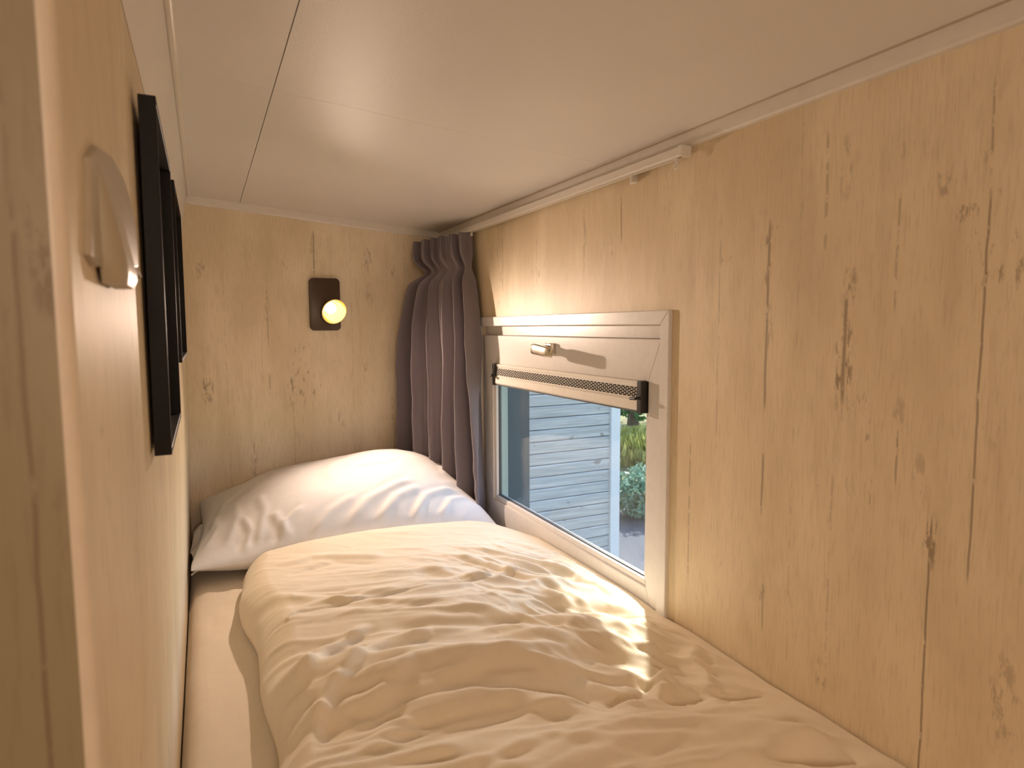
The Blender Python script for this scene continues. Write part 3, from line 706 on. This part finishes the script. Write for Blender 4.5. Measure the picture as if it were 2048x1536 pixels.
def build_duvet():
    n, m = 330, 430
    u = np.linspace(0, 1, n); v = np.linspace(0, 1, m)
    gu = np.where(u < .2, (u/.2)**2*.07, .07+(u-.2)/.8*.93); gv = np.where(v > .86, 1-((1-v)/.14)**2*.045, v/.86*.955)
    U = gu[:, None]*np.ones((1, m)); V = gv[None, :]*np.ones((n, 1))
    yb = .17
    # far hem bends away towards the window side
    def far(x): return 1.585 + .035*np.sin((x-.05)*4.2) - .05*np.clip((x-.60)/.14, 0, 1)**2*0
    xl0 = .062
    xr = .745
    X0 = xl0+(xr-xl0)*U
    yf = far(X0)
    Y0 = yb + (yf-yb)*V
    left = xl0 + .010*np.sin(Y0*7+1.0) + .006*np.sin(Y0*17) - .018*np.clip((1.0-Y0)/.6, 0, 1) + .028*np.exp(-((Y0-yf)/.05)**2)*0
    X = left + (xr-left)*U; Y = Y0.copy()
    # rounded corner at the far left and at the window side
    cl = np.clip((.13-X)/.09, 0, 1); Y -= .055*cl*cl*np.clip((V-.7)/.3, 0, 1)
    cr = np.clip((X-.615)/.13, 0, 1); Y -= .16*cr**2.2*np.clip((V-.6)/.4, 0, 1)
    dl = X-left; df = (1-V)*(yf-yb)
    dist = dl; R = .055
    prof_l = np.sqrt(np.clip(1-(1-np.clip(dl/R, 0, 1))**2, 0, 1))
    Rf = .040; prof_f = np.sqrt(np.clip(1-(1-np.clip(df/Rf, 0, 1))**2, 0, 1))
    T = .072 + .006*np.sin(X*5+.4) + .006*np.exp(-((Y-1.15)/.25)**2)
    T += .018*np.exp(-((X-.40)/.22)**2)*np.exp(-((Y-.95)/.45)**2)
    T = np.where(X > .62, T-(X-.62)*.06, T)
    # the top end lies over the front of the pillow
    T += .006*np.exp(-((Y-1.57)/.07)**2)*np.clip((X-.10)/.1, 0, 1)
    h = T
    # --- large soft waves (drawn from right-front to left-back)
    a1, b1 = rot(X, Y, -18)
    near = np.clip((1.25-Y)/.35, 0, 1)
    wav = .0115*np.sin(b1*27 + 2.2*vnoise(a1*3, b1*5, 11)*2 + 1.0)*near*(.55+.9*(vnoise(a1*3.5+4, b1*4, 12)+.5)*.8)
    wav += .014*vnoise(a1*3.2, b1*10, 13)*(.35+.65*near)
    # --- creases: ridged noise stretched along the cloth pull, direction turns towards the window
    a2, b2 = rot(X+.02*vnoise(X*6, Y*6, 21), Y+.02*vnoise(X*6, Y*6, 22), -22)
    cre = np.clip(ridged(a2*4.5, b2*15, 14)-.45, 0, 1)**1.6*.008
    cre += np.clip(ridged(a2*9+3, b2*30, 15)-.60, 0, 1)**1.4*.006*(vnoise(X*5, Y*5, 33)+.5)
    a3, b3 = rot(X, Y+.015*vnoise(X*8, Y*8, 23), -62)
    win = np.clip((X-.35)/.2, 0, 1)*np.clip((1.45-Y)/.1, 0, 1)*np.clip((Y-.55)/.2, 0, 1)
    cre = cre*(1-.5*win) + win*(np.clip(ridged(a3*7, b3*26, 16)-.55, 0, 1)*.013 + np.clip(ridged(a3*14, b3*46, 17)-.6, 0, 1)*.005)
    fine = .0009*ridged(a2*22, b2*60, 18) + .0022*vnoise(X*22, Y*22, 19)
    W = wav + cre + fine
    # --- drawn folds
    folds = [
        ([(.075, 1.10), (.13, 1.16), (.217, 1.155), (.338, 1.15), (.50, 1.14), (.62, 1.17)], -.0022, .0030, .0028),  # hem groove
        ([(.085, 1.12), (.15, 1.18), (.23, 1.175), (.36, 1.165), (.50, 1.155), (.62, 1.19)], .004, .010, 0),
        ([(.12, 1.43), (.20, 1.46), (.30, 1.40), (.36, 1.36)], .009, .014, .004),
        ([(.13, 1.37), (.24, 1.40), (.33, 1.33)], -.007, .010, 0),
        ([(.50, 1.40), (.60, 1.28), (.68, 1.12), (.70, .95)], .009, .010, .004),
        ([(.45, 1.36), (.53, 1.22), (.60, 1.05), (.62, .90)], .008, .010, .004),
        ([(.56, 1.36), (.66, 1.22), (.72, 1.08)], .007, .008, .003),
        ([(.10, .92), (.15, 1.0), (.24, 1.05)], .010, .012, .004),
        ([(.08, .75), (.13, .87), (.20, .95), (.27, .99)], .011, .013, .005),
        ([(.16, .82), (.26, .88), (.38, .84), (.50, .76)], .012, .018, .004),
        ([(.13, .73), (.24, .79), (.36, .76), (.46, .68)], .012, .018, .004),
        ([(.20, .95), (.32, .98), (.42, .93), (.50, .86)], .009, .016, .003),
        ([(.46, .70), (.54, .70), (.60, .76)], -.010, .012, 0), ([(.47, .68), (.55, .68), (.62, .74)], .009, .012, 0),
        ([(.60, .62), (.66, .70), (.72, .80)], .006, .012, .002), ([(.52, .55), (.58, .52), (.66, .44)], .008, .012, .003),
    ]
    rg = random.Random(21)
    for k in range(170):                                        # short creases scattered over the cloth
        cx, cy = rg.uniform(.08, .74), rg.uniform(.45, 1.56)
        near_ = min(1, max(0, (1.30-cy)/.3)); wn = min(1, max(0, (cx-.42)/.2))*min(1, max(0, (1.5-cy)/.2))*min(1, max(0, (cy-.6)/.2))
        ang = math.radians(rg.gauss(-24+12*near_, 13)*(1-wn)+rg.gauss(-58, 12)*wn)
        ln = rg.uniform(.05, .13)*(1+.9*near_); bend = rg.uniform(-.25, .25)*ln
        wdt = rg.choice((.0035, .005, .008, .012))*(1+.5*near_); am = wdt*rg.uniform(.22, .50)*rg.choice((1, 1, -.7))*(.55+.45*near_+.4*wn)
        ca, sa = math.cos(ang), math.sin(ang); pts = []
        for q in (-1, -.5, 0, .5, 1):
            px_, py_ = q*ln, bend*(1-q*q); pts.append((cx+px_*ca-py_*sa, cy+px_*sa+py_*ca))
        m_ = (np.abs(X-cx) < ln+.06) & (np.abs(Y-cy) < ln+.06)
        if not m_.any(): continue
        sd, f = seg_dist(X[m_], Y[m_], pts)
        W[m_] += am*(np.exp(-(sd/wdt)**2) - .45*np.exp(-((sd+wdt*1.7)/(wdt*1.2))**2))*f
    for pts, a, w, sharp in folds:
        pts2 = pts; sd, f = seg_dist(X, Y, pts2)
        W += a*np.exp(-(sd/w)**2)*f
        if sharp: W += sharp*np.clip(sd/w, -1, 1)*np.exp(-(sd/(w*2.2))**2)*f
    calm = (.45+.55*np.clip((1.45-Y)/.25, 0, 1))*(.15+.85*np.clip((.745-X)/.07, 0, 1))
    prof = prof_l*prof_f
    lean = .10                                                   # side keeps a little wrinkle
    z = ZM + .004 + (h + W*calm)*np.clip(prof, 0, 1)
    bulge = np.clip(1-dl/R, 0, 1)*prof_l*(1-prof_l)*4
    X = X - .010*bulge*(1+1.2*vnoise(Y*9, Y*0, 31)) + .004*vnoise(Y*16, z*20, 32)*np.clip(1-dl/.08, 0, 1)
    X = np.minimum(X, .7455)
    bm = bmesh.new(); vs = grid_mesh(bm, X, Y, z)
    bnd = [vs[i][0] for i in range(n)] + [vs[n-1][j] for j in range(1, m)] + [vs[i][m-1] for i in range(n-2, -1, -1)] + [vs[0][j] for j in range(m-2, 0, -1)]
    low = [bm.verts.new((q.co.x+(.004 if q.co.x < .4 else 0), q.co.y-.004*(q.co.y > 1), ZM+.002)) for q in bnd]
    for k in range(len(bnd)): bm.faces.new((bnd[k], low[k], low[(k+1) % len(bnd)], bnd[(k+1) % len(bnd)]))
    bmesh.ops.recalc_face_normals(bm, faces=bm.faces)
    obj('duvet', bm, M_duvet, smooth=True, autosmooth=80, label='crumpled cream duvet spread over the bed in front of the white pillow', cat='duvet')
build_duvet()

# ------------------------------------------------------------------ invented fixture around the added fill light
def build_fill_lamp():
    z = ceil_z(.05)
    l = thing('added_fill_lamp', (.05, -.95, z-.05), 'added round white lamp glowing as fill in the unseen cabin behind the bunk', 'ceiling lamp')
    bm = bmesh.new(); lathe(bm, [(0, .0), (.15, .0), (.15, .03), (0, .03)], (.05, -.95, z-.028), (0, 0, 1), 40); obj('lamp_base', bm, M_white, l, smooth=True, autosmooth=40)
    bm = bmesh.new(); lathe(bm, [(.14, .0), (.13, -.02), (.09, -.034), (0, -.04)], (.05, -.95, z-.030), (0, 0, 1), 40); obj('diffuser', bm, M_diff, l, smooth=True)
build_fill_lamp()

# ------------------------------------------------------------------ outdoors
ZG = -2.15
def build_outdoors():
    bm = bmesh.new(); n = 60; xs = np.linspace(.9, 40, n); ys = np.linspace(-12, 45, n)
    X, Y = np.meshgrid(xs, ys, indexing='ij'); Z = ZG + .06*vnoise(X*.5, Y*.5, 1)
    grid_mesh(bm, X, Y, Z); obj('ground', bm, M_ground, kind='structure')
    bm = bmesh.new(); box(bm, .9, 9.0, 2.6, 6.6, ZG-.02, ZG+.035); obj('path', bm, M_path, kind='structure')
    w = thing('neighbouring_cabin', (2.3, 6.0, ZG), 'neighbouring cabin clad in weathered grey horizontal slats, seen through the window', 'cabin')
    bm = bmesh.new(); x0, x1 = 1.55, 3.045; k = 0; z = ZG+.10
    while z < 3.7:  # cabin raised out of view so it blocks part of the sun
        prism(bm, [(4.452, z), (4.450, z+.004), (4.446, z+.080), (4.452, z+.0885), (4.47, z+.0885), (4.47, z)], 'x', x0, x1)
        z += .095; k += 1
    obj('slat_cladding', bm, M_slats, w)
    bm = bmesh.new(); box(bm, x0, x1+.08, 4.472, 8.5, ZG, 3.75); obj('cabin_body', bm, M_gasket, w)
    bm = bmesh.new(); box(bm, x1-.002, x1+.088, 4.425, 4.60, ZG, 3.75, .004); obj('corner_post', bm, M_post, w)
    bm = bmesh.new(); box(bm, x0-.15, x1+.10, 4.42, 8.65, 3.75, 3.80); obj('roof_edge', bm, M_post, w)
    # shrubs and trees
    def foliage(name, c, r, count, leaf, mat, seed, label, cat, grp=None, trunk=False, upright=False):
        t = thing(name, (c[0], c[1], ZG), label, cat, grp); rg = random.Random(seed); bm = bmesh.new()
        for i in range(count):
            while True:
                p = Vector((rg.uniform(-1, 1), rg.uniform(-1, 1), rg.uniform(-1, 1)))
                if .35 < p.length < 1: break
            p *= .8+.35*mnoise.noise(p*2.2+Vector((seed, 0, 0)))
            P = Vector((c[0]+p.x*r[0], c[1]+p.y*r[1], c[2]+p.z*r[2]))
            if P.z < ZG+.02: P.z = ZG+.02+rg.random()*.1
            s = leaf*rg.uniform(.6, 1.3); d = Vector((rg.gauss(0, 1), rg.gauss(0, 1), rg.gauss(0, 1))).normalized()
            if upright: d = Vector((d.x*.3, d.y*.3, 1)).normalized()
            e = d.orthogonal().normalized(); e = Matrix.Rotation(rg.uniform(0, 6.28), 3, d) @ e
            wd = .22 if upright else .45
            q = [P-d*s, P+e*s*wd, P+d*s, P-e*s*wd]
            bm.faces.new([bm.verts.new(k) for k in q])
        obj('leaves', bm, mat, t)
        bm = bmesh.new()
        if trunk: tube(bm, [(c[0], c[1], ZG-.05), (c[0]+.05, c[1], (ZG+c[2])/2), (c[0], c[1]+.05, c[2]+r[2]*.4)], [.14, .10, .05], 10)
        for k in range(5):
            a = k*1.26+seed; tube(bm, [(c[0], c[1], ZG-.02 if not trunk else c[2]-r[2]*.5), (c[0]+r[0]*.5*math.cos(a), c[1]+r[1]*.5*math.sin(a), c[2]+r[2]*.3)], [.03 if trunk else .012, .01 if trunk else .005], 6)
        obj('stems', bm, M_bark, t)
    foliage('leafy_tree', (8.4, 11.4, .2), (2.2, 1.7, 2.6), 9000, .11, M_leafdark, 1, 'dark green tree furthest back beyond the grey cabin', 'tree', trunk=True)
    foliage('leafy_tree', (13.6, 11.0, .4), (2.4, 2.0, 2.8), 5000, .13, M_leafdark, 2, 'dark green tree right of the tree furthest back, outside the pane', 'tree', trunk=True)
    foliage('grassy_shrub', (6.05, 8.15, -1.90), (.9, .75, .36), 3200, .075, M_leafyel, 3, 'sunlit yellow-green shrub in the middle distance beyond the cabin corner', 'shrub', upright=True)
    foliage('leafy_shrub', (4.35, 5.75, -1.86), (.50, .40, .33), 2600, .036, M_leafteal, 4, 'low blue-green shrub nearest the cabin corner post', 'shrub')
build_outdoors()
